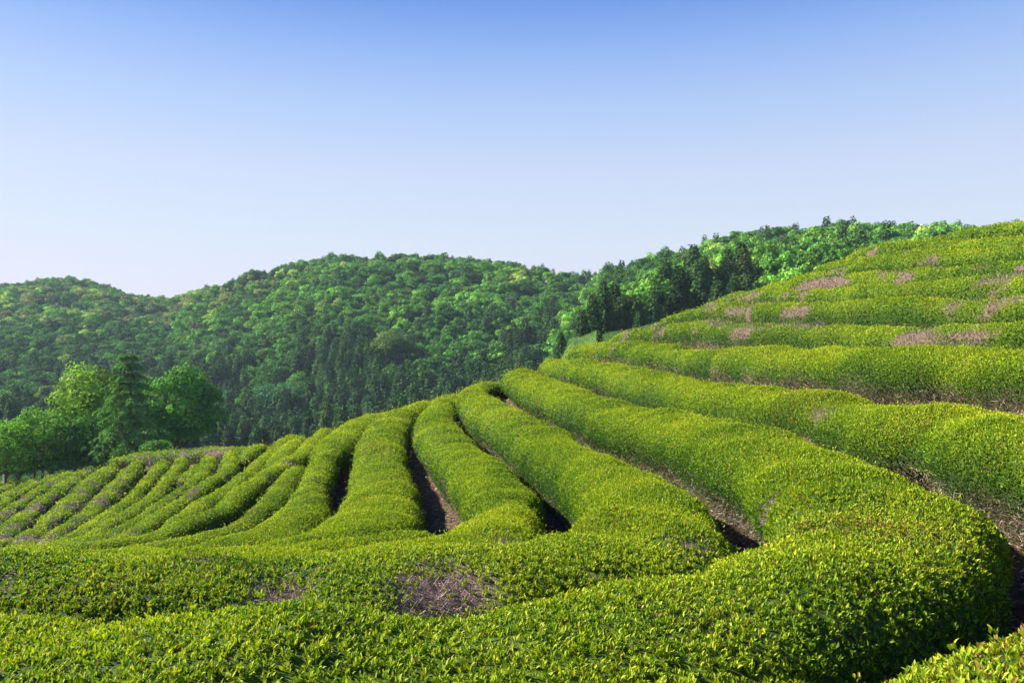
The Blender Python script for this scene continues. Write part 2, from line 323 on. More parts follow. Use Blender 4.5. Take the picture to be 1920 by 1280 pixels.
# each row is as wide as its neighbours leave room for
_Q = [resample(r['pts'], .3)[0] for r in ROWS]
def room(i, q):
    oth = np.vstack([_Q[j][:, :2] for j in range(len(ROWS)) if j != i])
    d = np.sqrt(((q[:, None, :2] - oth[None]) ** 2).sum(-1)).min(1)
    k = ROWS[i]['key']; gf = .27 if k in ('N', 'O', 'P', 'Q', 'R', 'T', 'U', 'V') else .075 if k in ('B', 'C', 'D', 'E', 'F', 'R1') else .26 if k in ('G', 'H', 'I', 'K', 'L', 'M', 'F2') else .23 if k in ('R3', 'R4', 'R5', 'R6', 'R7', 'R8', 'R9') else .13
    w = np.minimum(ROWS[i]['w'], d * .5 - np.clip(gf * d, .08, gf * 2.1))
    if k in ('B', 'C'): w = np.where(q[:, 1] < 7.3, w - (.10 if k == 'B' else .16), w)
    w = np.clip(w, .42, None)
    for _ in range(12): w[1:-1] = .25 * w[:-2] + .5 * w[1:-1] + .25 * w[2:]
    return w
samples = []
for r in ROWS:
    q, _ = resample(r['pts'], .8)
    g = q.copy(); g[:, 2] -= r['H'] * 1.3; samples.append(g)
anch = [(0, -2, -1.5), (-4, -2, -1.6), (4, -2, -1.1), (9, -1, .2), (12, 3, 1.2), (15, 8, 2.4), (19, 14, 3.8), (22, 20, 4.6), (-10, -2, -1.9)]
samples.append(np.array(anch)); SMP = np.vstack(samples)
def near_z(x, y):
    x = np.asarray(x, float); sh = x.shape; x = x.ravel(); y = np.asarray(y, float).ravel(); out = np.empty_like(x)
    for k in range(0, len(x), 4000):
        d2 = (x[k:k + 4000, None] - SMP[None, :, 0]) ** 2 + (y[k:k + 4000, None] - SMP[None, :, 1]) ** 2
        w = 1 / (d2 + .35) ** 2; zi = (w * SMP[None, :, 2]).sum(1) / w.sum(1)
        dm = np.sqrt(d2.min(1)); b = np.clip((dm - 2.2) / 22, 0, 1)
        yy = y[k:k + 4000]; keep = (yy < 12) & (x[k:k + 4000] > -15)
        b = np.where(keep, b * .15, b)
        out[k:k + 4000] = zi * (1 - b) + far_z(x[k:k + 4000], yy) * b - np.where(keep, 0, np.clip(dm - 1.4, 0, 3) * .35)
    return out.reshape(sh)

gx = np.linspace(-75, 45, 241); gy = np.linspace(-6, 112, 237)
GX, GY = np.meshgrid(gx, gy); GZ = near_z(GX, GY)
edge = np.minimum.reduce([(GX + 75) / 6, (45 - GX) / 6, (112 - GY) / 6]); GZ -= np.clip(1 - edge, 0, 1) * 3
GZ += (vnoise(np.column_stack([GX.ravel() * 1.1, GY.ravel() * 1.1, np.zeros(GX.size)]), 9) * .05).reshape(GZ.shape)
nx, ny = len(gx), len(gy); idx = np.arange(nx * ny).reshape(ny, nx)
fc = np.stack([idx[:-1, :-1], idx[:-1, 1:], idx[1:, 1:], idx[1:, :-1]], -1).reshape(-1, 4)
gd = np.empty(GX.size)
for k in range(0, GX.size, 4000):
    gd[k:k + 4000] = np.sqrt(((GX.ravel()[k:k + 4000, None] - SMP[None, :, 0]) ** 2 + (GY.ravel()[k:k + 4000, None] - SMP[None, :, 1]) ** 2).min(1))
gcol = np.repeat(np.clip((gd - 2.4) / 1.5, 0, 1)[:, None], 3, 1)
gm = build_mesh('ground', np.column_stack([GX.ravel(), GY.ravel(), GZ.ravel()]), gcol, [(fc, 0, True)])
tag(mesh_obj('ground', gm, [M_SOIL]), kind='structure')
def ground_at(x, y):
    fx = np.clip((np.asarray(x) + 75) / .5, 0, nx - 1.001); fy = np.clip((np.asarray(y) + 6) / .5, 0, ny - 1.001)
    i, j = fx.astype(int), fy.astype(int); a, b = fx - i, fy - j
    return (GZ[j, i] * (1 - a) + GZ[j, i + 1] * a) * (1 - b) + (GZ[j + 1, i] * (1 - a) + GZ[j + 1, i + 1] * a) * b

hu = np.linspace(-1400, 3500, 180); hy = np.concatenate([np.linspace(62, 700, 150), np.linspace(720, 900, 6)])
HU, HYY = np.meshgrid(hu, hy); HX = (HU - CU) / F * HYY; HZ = far_z(HX, HYY) - .3
HZ -= np.clip((85 - HYY) / 25, 0, 1) * 4; HZ -= np.clip((HYY - 700) / 200, 0, 1) * 10
nx2, ny2 = len(hu), len(hy); idx = np.arange(nx2 * ny2).reshape(ny2, nx2)
fc = np.stack([idx[:-1, :-1], idx[:-1, 1:], idx[1:, 1:], idx[1:, :-1]], -1).reshape(-1, 4)
hm = build_mesh('hills', np.column_stack([HX.ravel(), HYY.ravel(), HZ.ravel()]), None, [(fc, 0, True)])
tag(mesh_obj('hills', hm, [M_HILL]), kind='structure')

# ------------------------------------------------------------------ leaves
def leaves(pos, dirv, nrm, L, W, col, fine, fold=.35, droop=.25):
    """one folded blade per point: verts, per-vertex colours, triangles"""
    n = len(pos); side = norm(np.cross(dirv, nrm)); up = np.cross(side, dirv)
    L = L[:, None]; W = W[:, None]
    if not fine:
        m = pos + dirv * L * .45
        v = np.stack([pos, m + side * W + up * W * fold, pos + dirv * L - up * L * droop * .5, m - side * W + up * W * fold], 1)
        f = np.array([[0, 1, 2], [0, 2, 3]]); k = 4
    else:
        m1 = pos + dirv * L * .35; m2 = pos + dirv * L * .72 - up * L * droop * .3; tp = pos + dirv * L - up * L * droop
        v = np.stack([pos, m1, m2, tp, m1 + side * W * .95 + up * W * fold, m1 - side * W * .95 + up * W * fold,
                      m2 + side * W * .72 + up * W * fold * .8, m2 - side * W * .72 + up * W * fold * .8], 1)
        f = np.array([[0, 4, 1], [0, 1, 5], [1, 4, 6], [1, 6, 2], [5, 1, 2], [5, 2, 7], [2, 6, 3], [7, 2, 3]]); k = 8
    faces = (f[None] + (np.arange(n) * k)[:, None, None]).reshape(-1, 3)
    return v.reshape(-1, 3), np.repeat(col, k, 0), faces

def merge(parts):
    vs, cs, gs, o = [], [], [], 0
    for v, c, groups in parts:
        vs.append(v); cs.append(c)
        for f, m, s in groups: gs.append((f + o, m, s))
        o += len(v)
    return np.vstack(vs), np.vstack(cs), gs

def sticks(a, b, r, col):
    """thin three-sided twigs from a to b"""
    n = len(a); d = norm(b - a); ref = np.where(np.abs(d[:, 2:3]) > .9, [[1., 0, 0]], [[0, 0, 1.]])
    s = norm(np.cross(d, ref)); t = np.cross(d, s); vs = []
    for e, k in ((a, 1.), (b, .5)):
        for q in range(3):
            an = q * 2.0944; vs.append(e + (s * math.cos(an) + t * math.sin(an)) * r[:, None] * k)
    v = np.stack(vs, 1); f = np.array([[0, 1, 4, 3], [1, 2, 5, 4], [2, 0, 3, 5]])
    return v.reshape(-1, 3), np.repeat(col, 6, 0), (f[None] + (np.arange(n) * 6)[:, None, None]).reshape(-1, 4)

C_DARK = np.array([.030, .095, .010]); C_MID = np.array([.190, .295, .010]); C_YEL = np.array([.42, .45, .020]); C_RED = np.array([.26, .15, .045])
TW1 = np.array([.09, .06, .045]); TW2 = np.array([.47, .375, .315])

def hedge(r, seed):
    g = np.random.default_rng(100 + seed)
    dmin = np.linalg.norm(r['pts'][:, :2], axis=1).min()
    step = .14 if dmin < 12 else (.22 if dmin < 30 else .3)
    q, s = resample(r['pts'], step); n = len(q)
    T = np.gradient(q, axis=0); T[:, 2] = 0; T = norm(T); N = np.column_stack([T[:, 1], -T[:, 0], np.zeros(n)])
    sl = (near_z(q[:, 0] + N[:, 0], q[:, 1] + N[:, 1]) - near_z(q[:, 0] - N[:, 0], q[:, 1] - N[:, 1])) / 2
    sl = np.convolve(np.pad(sl, 4, 'edge'), np.ones(9) / 9, 'valid'); sl = np.clip(sl, -.4, .4)
    prof = np.array([(-.5, -1.15), (-.62, -.92), (-.80, -.74), (-.94, -.60), (-1.0, -.47), (-.985, -.34), (-.92, -.225), (-.79, -.125), (-.60, -.055), (-.33, -.012), (0, .004)])
    prof = np.vstack([prof, prof[-2::-1] * [-1, 1]]); K = len(prof)
    e = np.minimum(s, s[-1] - s) / (r['w'] * 1.0); cap = np.sqrt(np.clip(1 - (1 - np.clip(e, 0, 1)) ** 2, .02, 1))
    noi = lambda sc, sd: vnoise(np.column_stack([s / sc, np.full(n, seed * 7.3), np.zeros(n)]), sd)
    w = room(seed, q) * (1 + .05 * noi(2.3, 1) + .045 * noi(.9, 2)) * cap
    H = 1.28 * r['H'] * (1 + .07 * noi(1.9, 3)) * (.35 + .65 * cap)
    top = .06 * noi(2.6, 4) + .045 * noi(.85, 6)
    drop = r['H'] * .5 * (1 - cap)
    V = q[:, None, :] + N[:, None, :] * (prof[None, :, 0:1] * w[:, None, None])
    V[..., 2] += prof[None, :, 1] * H[:, None] + (top - drop)[:, None] * (1 + prof[None, :, 1]).clip(0, 1) + sl[:, None] * prof[None, :, 0] * w[:, None] * .12
    # bushes: a slanting bulge along the row plus small lumps
    flat = V.reshape(-1, 3); cen = np.repeat(q - [0, 0, .5], K, 0); out = norm(flat - cen)
    lump = (vnoise(flat * .95, 11) * .07 + vnoise(flat * 2.6, 12) * .038 + vnoise(flat * 6.5, 13) * .016) * (.6 if dmin > 14 and r['key'][0] != 'R' else 1)
    acx = np.tile(prof[:, 0], n); bulge = vnoise(np.column_stack([np.repeat(s, K) / 1.05 + acx * .7, acx * .25 + seed, acx * 0]), 14)
    lump = lump + np.where(bulge > -.2, bulge, -.2 + (bulge + .2) * 1.6) * (.055 if r['key'][0] in 'RBC' else .035)
    for (hx, hy_, hz, hr) in HOLES.get(r['key'], []):
        dd = np.linalg.norm(flat - [hx, hy_, hz], axis=1); lump = lump - .09 * np.clip((hr - dd) / (.5 * hr), 0, 1)
    flat = flat + out * lump[:, None]; V = flat.reshape(n, K, 3)
    idx = np.arange(n * K).reshape(n, K)
    fq = np.stack([idx[:-1, :-1], idx[:-1, 1:], idx[1:, 1:], idx[1:, :-1]], -1).reshape(-1, 4)
    A, B, Cc, D = (flat[fq[:, k]] for k in range(4))
    nr = np.cross(B - A, D - A) + np.cross(Cc - B, A - B); fn = norm(np.cross(Cc - A, D - B)); area = .5 * np.linalg.norm(np.cross(Cc - A, D - B), axis=1)
    ctr = (A + B + Cc + D) / 4; cq = np.repeat(q[:-1], K - 1, 0) - [0, 0, .55]
    flip = ((ctr - cq) * fn).sum(1) < 0
    fn[flip] *= -1
    fq2 = fq.copy()
    if flip.mean() > .5: fq2 = fq[:, ::-1]
    # where the row is bare
    def bare_at(p, rel):
        a = vnoise(p * [.6, .6, .9] + 31 + seed, 21) * .62 + vnoise(p * 1.5 + seed, 22) * .38 + vnoise(p * 4.5 + seed, 23) * .22
        thr = 1.0 - r['bare'] * 1.15 if r['bare'] else 9
        b = np.clip((a - thr * .62) / .14, 0, 1)
        return np.clip(b + rel, 0, 1)
    rel_p = np.clip(((-.42 if r['key'] == 'R2' else -.56 if r['key'] in ('B', 'C') else -.48) - np.tile(prof[:, 1], n) + .12 * vnoise(flat * 1.3, 24)) / .3, 0, 1)
    bare_v = bare_at(flat, rel_p * .8)
    if r['key'] in ('K', 'N', 'O', 'P', 'Q', 'I', 'X', 'R3', 'R4', 'R5', 'R6', 'R7', 'R8'):      # dead stripes straight across the plucked top
        sv1 = np.repeat(s, K); rp = np.tile(prof[:, 1], n); ac = np.tile(prof[:, 0], n)
        st = vnoise(np.column_stack([sv1 / (1.1 if r['key'][0] != 'R' else 2.2) + ac * .5, ac * 1.1 + seed, ac * 0]), 77) + .3 * vnoise(flat * 3, 78)
        lim = {'K': .5, 'I': .55, 'N': .38, 'O': .30, 'P': .18, 'Q': .1, 'X': .3, 'R3': .25, 'R4': .5, 'R5': .5, 'R6': .42, 'R7': .6, 'R8': .5}[r['key']]
        bare_v = np.maximum(bare_v, np.clip((st - lim) / .15, 0, 1) * np.clip((rp + .42) / .12, 0, 1) * .95)
    for (hx, hy_, hz, hr) in HOLES.get(r['key'], []):
        dd = np.linalg.norm((flat - [hx, hy_, hz]) / [1, 1, .9], axis=1); bare_v = np.maximum(bare_v, np.clip((hr - dd) / .15, 0, 1))
    tone = vnoise(flat * .35 + 3, 31) * .5 + vnoise(flat * 1.3, 32) * .5
    bc = C_DARK * .55 + (C_MID - C_DARK) * (.38 + .2 * tone - .38 * np.clip((-np.tile(prof[:, 1], n) - .1) / .5, 0, 1))[:, None].clip(0, 1)  # inner mass darkens lower down too, with the same painted shade
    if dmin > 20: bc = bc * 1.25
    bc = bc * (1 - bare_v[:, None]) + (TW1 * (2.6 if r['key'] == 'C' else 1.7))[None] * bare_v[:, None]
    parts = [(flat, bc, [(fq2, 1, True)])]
    # leaf sampling
    dist = np.linalg.norm(ctr, axis=1); size = np.clip(.0021 * dist, .032, .16)
    if dmin < 10: size = np.maximum(.032, .0021 * dist)
    view = -(ctr * fn).sum(1) / dist
    vis = np.where(view > -.25, 1., .3)
    u_ = CU + F * ctr[:, 0] / np.maximum(ctr[:, 1], .3); off = (u_ < -220) | (u_ > 2140) | (ctr[:, 1] < .8); vis = np.where(off, vis * .3, vis)
    bf = bare_v[fq].mean(1); 
    cov = np.where(dist < 9, 5.2, np.where(dist < 20, 4.2, 3.2))
    lam = area * cov / size ** 2 * vis * (1 - .93 * bf) * (1 - .35 * np.clip((-np.tile(prof[:, 1], n)[fq].mean(1) - .3) / .4, 0, 1))
    cnt = g.poisson(lam); fi = np.repeat(np.arange(len(fq)), cnt); m = len(fi)
    a, b = g.random((m, 1)), g.random((m, 1))
    pos = (A[fi] * (1 - a) + B[fi] * a) * (1 - b) + (D[fi] * (1 - a) + Cc[fi] * a) * b
    nn = fn[fi]; ln = size[fi] * g.uniform(.65, 1.35, m); d_ = dist[fi]
    hi = g.uniform(-.3, 1.0, m) ** 3; hi = np.where(g.random(m) < .012, g.uniform(1, 3.2, m), hi)
    pos = pos + nn * (hi * size[fi] * 1.0)[:, None]
    # depth below the plucked top: older, darker leaves, with base shade painted in too
    relp = np.tile(prof[:, 1], n)[fq].mean(1)[fi]; old_shade = np.clip((-relp - (.10 if r['key'] not in HIGH else .05)) / (.5 if r['key'] not in HIGH else .34), 0, 1)
    # shoots: leaves of near hedges leave a shared tip in rosettes
    near_ = d_ < 10
    if near_.any():
        kk = np.where(near_)[0]; lead = kk - (np.arange(len(kk)) % 5); lead = np.maximum(lead, kk[0]); same = np.linalg.norm(pos[kk] - pos[lead], axis=1) < .25
        mix = np.where(same, .85, 0)[:, None]; pos[kk] = pos[kk] * (1 - mix) + pos[lead] * mix
    rv = norm(g.normal(size=(m, 3))); far_ = np.clip((d_ - 8) / 14, 0, 1)[:, None]; dv = norm(nn * (.55 - .3 * far_) + np.array([0, 0, .75]) * (1 - .7 * far_) + rv * .72)
    up = norm(nn * (.8 + .7 * far_) + g.normal(size=(m, 3)) * .42 + np.array([0, 0, .3]))
    sprd = np.where(d_ < 9, .84, .40); t = g.random(m) * sprd + .10 + (.66 - sprd) * .55 + r.get('yel', 0) + .42 * hi.clip(0, 1) + .22 * vnoise(pos * .45 + 9, 41) + .20 * vnoise(pos * 1.6, 42) - .62 * old_shade
    if r['key'] == 'R1': t = t + .2 * (pos[:, 1] < 4.2)
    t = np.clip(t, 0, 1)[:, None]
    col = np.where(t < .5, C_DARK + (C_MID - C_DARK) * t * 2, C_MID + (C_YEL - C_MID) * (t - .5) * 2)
    tan_ = np.exp(-((pos[:, 0] - 3.1) ** 2 + (pos[:, 1] - 6.6) ** 2) / .35) * .3 + (.09 if r['key'] == 'R1' else 0) * (pos[:, 1] < 4.2)
    red = (g.random(m) < .02 + tan_ + .10 * np.clip(vnoise(pos * .9 + 50, 43) - .35, 0, 1) * 3)[:, None]
    col = np.where(red, C_RED * g.uniform(.6, 1.1, (m, 1)), col) * g.uniform(.8, 1.2, (m, 1))
    wd = ln * g.uniform(.16, .23, m)
    fine = d_ < 8.5
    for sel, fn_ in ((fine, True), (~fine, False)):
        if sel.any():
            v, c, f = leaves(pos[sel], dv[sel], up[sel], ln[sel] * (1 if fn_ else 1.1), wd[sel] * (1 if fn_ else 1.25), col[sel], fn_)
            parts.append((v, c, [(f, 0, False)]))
    foliage = merge(parts)
    # twigs and stems
    size2 = np.clip(.0028 * dist, .03, .2)
    lam = area * vis * (bf * 9 / size2 ** 1.1 + .8 * (dist < 12))
    lam = np.where(dist < 13, area * vis * bf ** 2 * 1500 + area * 1.5, np.minimum(lam, 90))
    cnt = g.poisson(lam); fi = np.repeat(np.arange(len(fq)), cnt); m = len(fi)
    a, b = g.random((m, 1)), g.random((m, 1))
    pos = (A[fi] * (1 - a) + B[fi] * a) * (1 - b) + (D[fi] * (1 - a) + Cc[fi] * a) * b
    nn = fn[fi]; d_ = dist[fi]
    dv = norm(nn * .35 + g.normal(size=(m, 3)) * .5 + np.array([0, 0, .5]))
    L = g.uniform(.05, .17, m) * (1 + d_ * .015); rr = np.maximum(.0027, .00025 * d_) * g.uniform(.7, 1.5, m)
    k = g.random((m, 1)) ** .75; col = TW1 + (TW2 - TW1) * k
    sv_, sc_, sf_ = sticks(pos - dv * (L * .4)[:, None], pos + dv * (L * .6)[:, None], rr, col)
    # main stems from the ground into the mass
    ns = int(s[-1] / (.16 if dmin < 14 else .4)); ii = g.integers(2, n - 2, ns); sd_ = g.choice([-1., 1.], ns)
    base = q[ii] + N[ii] * (sd_ * g.uniform(.05, .55, ns) * w[ii])[:, None]; base[:, 2] = ground_at(base[:, 0], base[:, 1]) - .05
    tip = q[ii] + N[ii] * (sd_ * g.uniform(.6, .97, ns) * w[ii])[:, None] + T[ii] * g.normal(0, .2, ns)[:, None]; tip[:, 2] = q[ii, 2] - H[ii] * g.uniform(.35, .7, ns) + sl[ii] * sd_ * w[ii] * .12
    v2, c2, f2 = sticks(base, tip, g.uniform(.008, .02, ns), TW1 + (TW2 - TW1) * g.random((ns, 1)) * .8)
    stems = merge([(sv_, sc_, [(sf_, 0, False)]), (v2, c2, [(f2, 0, False)])])
    return foliage, stems, q[n // 2]

HIGH = ('G', 'H', 'I', 'K', 'L', 'M', 'N', 'O', 'P', 'Q', 'R', 'T', 'U', 'V', 'F2', 'R3', 'R4', 'R5', 'R6', 'R7', 'R8', 'R9')  # rows with stronger shade painted into their lower leaves
HOLES = {'C': [P(832, 1106, 1.90) + (.50,), P(530, 1104, 1.90) + (.33,), P(5, 1102, 1.92) + (.25,), P(960, 1092, 1.86) + (.14,)], 'B': [P(1450, 975, 1.93) + (.35,), P(1300, 1062, 1.62) + (.12,)]}
GROUP = 'tea hedge rows on the terraced slope'
nleaf = 0
for i, r in enumerate(ROWS):
    (fv, fcx, fg), (sv2, sc2, sg), mid = hedge(r, i)
    nleaf += len(fv)
    base = Vector((mid[0], mid[1], float(mid[2] - r['H'])))
    root = empty('tea_hedge', base); tag(root, r['label'], 'hedge', GROUP)
    off = np.array(base)
    me = build_mesh('foliage', fv - off, fcx, fg); mesh_obj('foliage', me, [M_LEAF, M_BODY], root)
    me = build_mesh('stems', sv2 - off, sc2, sg); mesh_obj('stems', me, [M_TWIG], root)
print('hedge verts', nleaf)

# ------------------------------------------------------------------ trees
def blob_crown(g, R, Hc, z0, nb, nq, s, col, flat=1.0, lowc=-.35):
    """crown made of leaf clumps: centres spread over a lumpy ellipsoid"""
    th = g.uniform(0, 2 * math.pi, nb); ph = np.arccos(g.uniform(lowc, 1, nb)); rr = g.uniform(.55, .9, nb)
    cx = np.column_stack([np.cos(th) * np.sin(ph) * R * rr, np.sin(th) * np.sin(ph) * R * rr, z0 + Hc * .5 + np.cos(ph) * Hc * .5 * rr * flat])
    cr = R * g.uniform(.26, .44, nb); ctone = g.uniform(.6, 1.4, nb)
    k = g.integers(0, nb, nq); d = norm(g.normal(size=(nq, 3))); d[:, 2] = np.abs(d[:, 2]) * .9 + d[:, 2] * .1 - .15; d = norm(d)
    pos = cx[k] + d * (cr[k] * g.uniform(.6, 1.08, nq))[:, None] * [1, 1, .95]
    nn = norm(d + g.normal(size=(nq, 3)) * .38); dv = norm(np.cross(nn, g.normal(size=(nq, 3))))
    L = s * g.uniform(.6, 1.4, nq)
    c = np.asarray(col)[None] * (ctone[k] * g.uniform(.7, 1.3, nq))[:, None]
    yel = g.random(nq)[:, None] * .25; c = c * (1 - yel) + c * [1.5, 1.15, .8] * yel
    return leaves(pos - dv * (L * .5)[:, None], dv, nn, L, L * .42, c, False, .15, .1), cx

def cone_crown(g, R, H, z0, nq, s, col, droop=.5, layers=14):
    """tiers of drooping sprays round a leader"""
    t = g.random(nq) ** .62 ; t = 1 - t       # 0 top .. 1 bottom reversed below
    z = H * (1 - (1 - t)); lay = np.floor(t * layers + g.uniform(-.1, .35, nq)) / layers
    rad_ = R * (1 - np.clip(lay, 0, 1)) ** .8 + .12 * R
    th = g.uniform(0, 2 * math.pi, nq); nbr = 9
    th = np.round(th / (2 * math.pi) * nbr + lay * 37) / nbr * 2 * math.pi + g.normal(0, .16, nq)
    rr = g.uniform(.25, 1, nq) ** .6; irr = 1 + .22 * vnoise(np.column_stack([np.cos(th) * 2, np.sin(th) * 2, t * 7]), int(g.integers(99)))
    rad_ = rad_ * irr
    x = np.column_stack([np.cos(th) * rad_ * rr, np.sin(th) * rad_ * rr, z0 + t * (H - z0) - rr ** 2 * rad_ * droop * .5])
    o = np.column_stack([np.cos(th), np.sin(th), np.full(nq, -droop)]); dv = norm(o + g.normal(size=(nq, 3)) * .35)
    nn = norm(np.array([0, 0, .75]) + o * [1.1, 1.1, 0] + g.normal(size=(nq, 3)) * .3); L = s * g.uniform(.6, 1.4, nq)
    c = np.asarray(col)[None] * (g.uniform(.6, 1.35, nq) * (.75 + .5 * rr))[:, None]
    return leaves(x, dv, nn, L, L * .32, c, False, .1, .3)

def trunk_mesh(H, r0, g, limbs=None):
    pts = [np.array([0, 0, -1.0]), np.array([0, 0, 0])]; n = 7
    a, b, ra = [], [], []
    zs = np.linspace(-.8, H, n); off = np.cumsum(g.normal(0, r0 * .35, (n, 2)), 0); off[0] = 0
    vs = []; K = 8
    for i in range(n):
        rr = r0 * (1.25 if i == 0 else 1) * (1 - .85 * i / (n - 1))
        an = np.arange(K) / K * 2 * math.pi
        vs.append(np.column_stack([off[i, 0] + np.cos(an) * rr, off[i, 1] + np.sin(an) * rr, np.full(K, zs[i])]))
    v = np.vstack(vs); idx = np.arange(n * K).reshape(n, K)
    f = np.stack([idx[:-1], np.roll(idx, -1, 1)[:-1], np.roll(idx, -1, 1)[1:], idx[1:]], -1).reshape(-1, 4)
    parts = [(v, np.ones((len(v), 3)), [(f, 0, True)])]
    if limbs is not None and len(limbs):
        a = np.column_stack([np.interp(limbs[:, 2] * .55, zs, off[:, 0]), np.interp(limbs[:, 2] * .55, zs, off[:, 1]), limbs[:, 2] * .55])
        mid = (a + limbs) / 2 + [0, 0, .06 * H]
        for p0, p1, k in ((a, mid, 1.), (mid, limbs, .55)):
            sv_, sc_, sf_ = sticks(p0, p1, np.full(len(a), r0 * .32 * k), np.ones((len(a), 3)))
            parts.append((sv_, sc_, [(sf_, 0, True)]))
    v, c, gs = merge(parts)
    return build_mesh('trunk', v, None, gs)

# a pool of far tree shapes (crown radius about 1 unit = real metres)
BL, CE = [], []
gp = np.random.default_rng(5)
for k in range(7):
    R = gp.uniform(3.6, 4.4); Hc = gp.uniform(6, 7.5)
    (v, c, f), cx = blob_crown(gp, R, Hc, 1.6, int(gp.integers(13, 19)), 1500, .62, (1, 1, 1))
    low = blob_crown(gp, R, Hc, 1.6, 15, 1000, .62, (1, 1, 1))[0]
    BL.append(dict(hi=(v, c, f), lo=low, cx=cx))
for k in range(6):
    R = gp.uniform(1.9, 2.5); H = gp.uniform(13, 15.5)
    CE.append(dict(hi=cone_crown(gp, R, H, 1.5, 2200, .6, (1, 1, 1), .55, 16), lo=cone_crown(gp, R, H, 1.5, 800, .8, (1, 1, 1), .55, 14), H=H))
for k, d in enumerate(BL):
    v, c, f = d['hi']; tr = trunk_mesh(6.5, .22, gp, d['cx'][::2])
    nvt = len(tr.vertices); d['trunk'] = tr
    d['crown'] = build_mesh('crown', v, c, [(f, 0, False)]); d['crown'].materials.append(M_TREE); tr.materials.append(M_BARK)
for k, d in enumerate(CE):
    v, c, f = d['hi']; d['crown'] = build_mesh('crown', v, c, [(f, 0, False)]); d['crown'].materials.append(M_NEEDLE)
    d['trunk'] = trunk_mesh(d['H'] * .93, .2, gp); d['trunk'].materials.append(M_BARK)

# scatter positions
def scatter(u0, u1, y0, y1, sp, g):
    out = []
    y = y0
    while y < y1:
        xa, xb = (u0 - CU) / F * y, (u1 - CU) / F * y
        n = max(1, int((xb - xa) / sp)); xs = xa + (np.arange(n) + g.uniform(.0, 1, n)) * sp
        out.append(np.column_stack([xs, y + g.uniform(-.5, .5, n) * sp])); y += sp * .86
    return np.vstack(out)
gt = np.random.default_rng(21)
pts = scatter(-160, 2060, 150, 660, 5.1, gt)
x, y = pts[:, 0], pts[:, 1]; z = far_z(x, y); u = CU + F * x / y; v = HV - F * z / y
# crest line per column: drop what stands well behind it
uy = np.linspace(-200, 2100, 116); cy = []
yy = np.linspace(150, 640, 120)
for uu in uy:
    zz = far_z((uu - CU) / F * yy, yy); sv_ = zz / yy; cy.append(yy[np.argmax(sv_)])
crest = np.interp(u, uy, cy)
keep = (y < crest + 24) & ~((u < 1000) & (y < 185)) & ~((u > 1180) & (y < 150)) & ~((u > 960) & (u < 1180) & (y < 175))
x, y, z, u, v = x[keep], y[keep], z[keep], u[keep], v[keep]; crest = crest[keep]
nz = vnoise(np.column_stack([x / 22, y / 22, x * 0]), 61); nz2 = vnoise(np.column_stack([x / 9, y / 9, x * 0]), 62)
con = np.zeros(len(x), bool)
con |= (u > 360) & (u < 1010) & (y < 268 + 22 * nz)
con |= (np.abs(u - 640) < 75 + 30 * nz) & (y < 318) & (y > 240)
con |= (np.abs(u - 420) < 50) & (y < 300) & (nz2 > -.1)
con |= (u < 400) & (y < 350) & (nz + .4 * nz2 > -.05)
con |= (u > 380) & (u < 1050) & (y < 330) & (nz * .6 + nz2 > .42)
con |= (u < 240) & (y < 262)
con |= (u > 1085) & (u < 1430) & (y < 172 + 8 * nz) & ~((np.abs(u - 1215) < 22) & (nz2 > -.2))
con |= (y > crest - 30) & (nz2 > .42) & (u > 380)
con |= (gt.random(len(x)) < .03)
BC_GAIN = 1.8
BC = {'deep': (.032, .088, .018), 'mid': (.052, .136, .022), 'fresh': (.090, .195, .026), 'pale': (.17, .24, .05), 'olive': (.135, .155, .06), 'grey': (.075, .08, .06)}
def bcol(u, v, y, n1, n2, g):
    k = g.random()
    warm = (u < 560) and (y > 420)
    if warm and k < .42 + .25 * n1: return 'olive' if k < .24 else 'pale'
    if (u < 300) and y < 420: return 'deep' if k < .6 else 'mid' if k < .9 else 'pale'
    w = n1 * .5 + n2 * .35
    if w > .30: return 'pale' if k < .28 else 'fresh'
    if w > -.05: return 'fresh' if k < .42 else 'mid'
    if k < .03: return 'grey'
    return 'mid' if k < .6 else 'deep'
tone = np.array([bcol(u[i], v[i], y[i], nz[i], nz2[i], gt) for i in range(len(x))])

bi = np.where(~con)[0]; ci = np.where(con)[0]
# denser cedars: add a second sheet in the belts
extra = scatter(340, 1440, 152, 300, 5.2, gt); ex, ey = extra[:, 0], extra[:, 1]; eu = CU + F * ex / ey
en = vnoise(np.column_stack([ex / 22, ey / 22, ex * 0]), 61)
ek = ((eu < 1000) & (eu > 360) & (ey < 268 + 22 * en) & (ey > 182)) | ((eu > 1085) & (eu < 1425) & (ey < 172 + 8 * en)) | ((np.abs(eu - 640) < 65) & (ey < 312))
ex, ey = ex[ek], ey[ek]
cx_ = np.concatenate([x[ci], ex]); cy_ = np.concatenate([y[ci], ey]); cz_ = far_z(cx_, cy_)
def region(u, y):
    if u > 1060: return 'right'
    if u < 370: return 'left'
    return 'middle'
CLAB = {'middle': ('dark conical cedar in the dense belt under the middle hill', 'cedars in the belt under the middle hill'),
        'left': ('blue green conical cedar standing in the shaded wood on the left hill', 'cedars in the wood on the left hill'),
        'right': ('tall dark cedar in the stand just beyond the right tea slope', 'cedars beyond the right tea slope')}
BW = {'deep': 'deep green', 'mid': 'mid green', 'fresh': 'fresh bright green', 'pale': 'pale yellow green', 'olive': 'olive brown', 'grey': 'greyish'}
BWH = {'middle': 'the lower slope of the middle hill', 'left': 'the lower slope of the left hill', 'right': 'the wooded hill behind the right tea slope'}
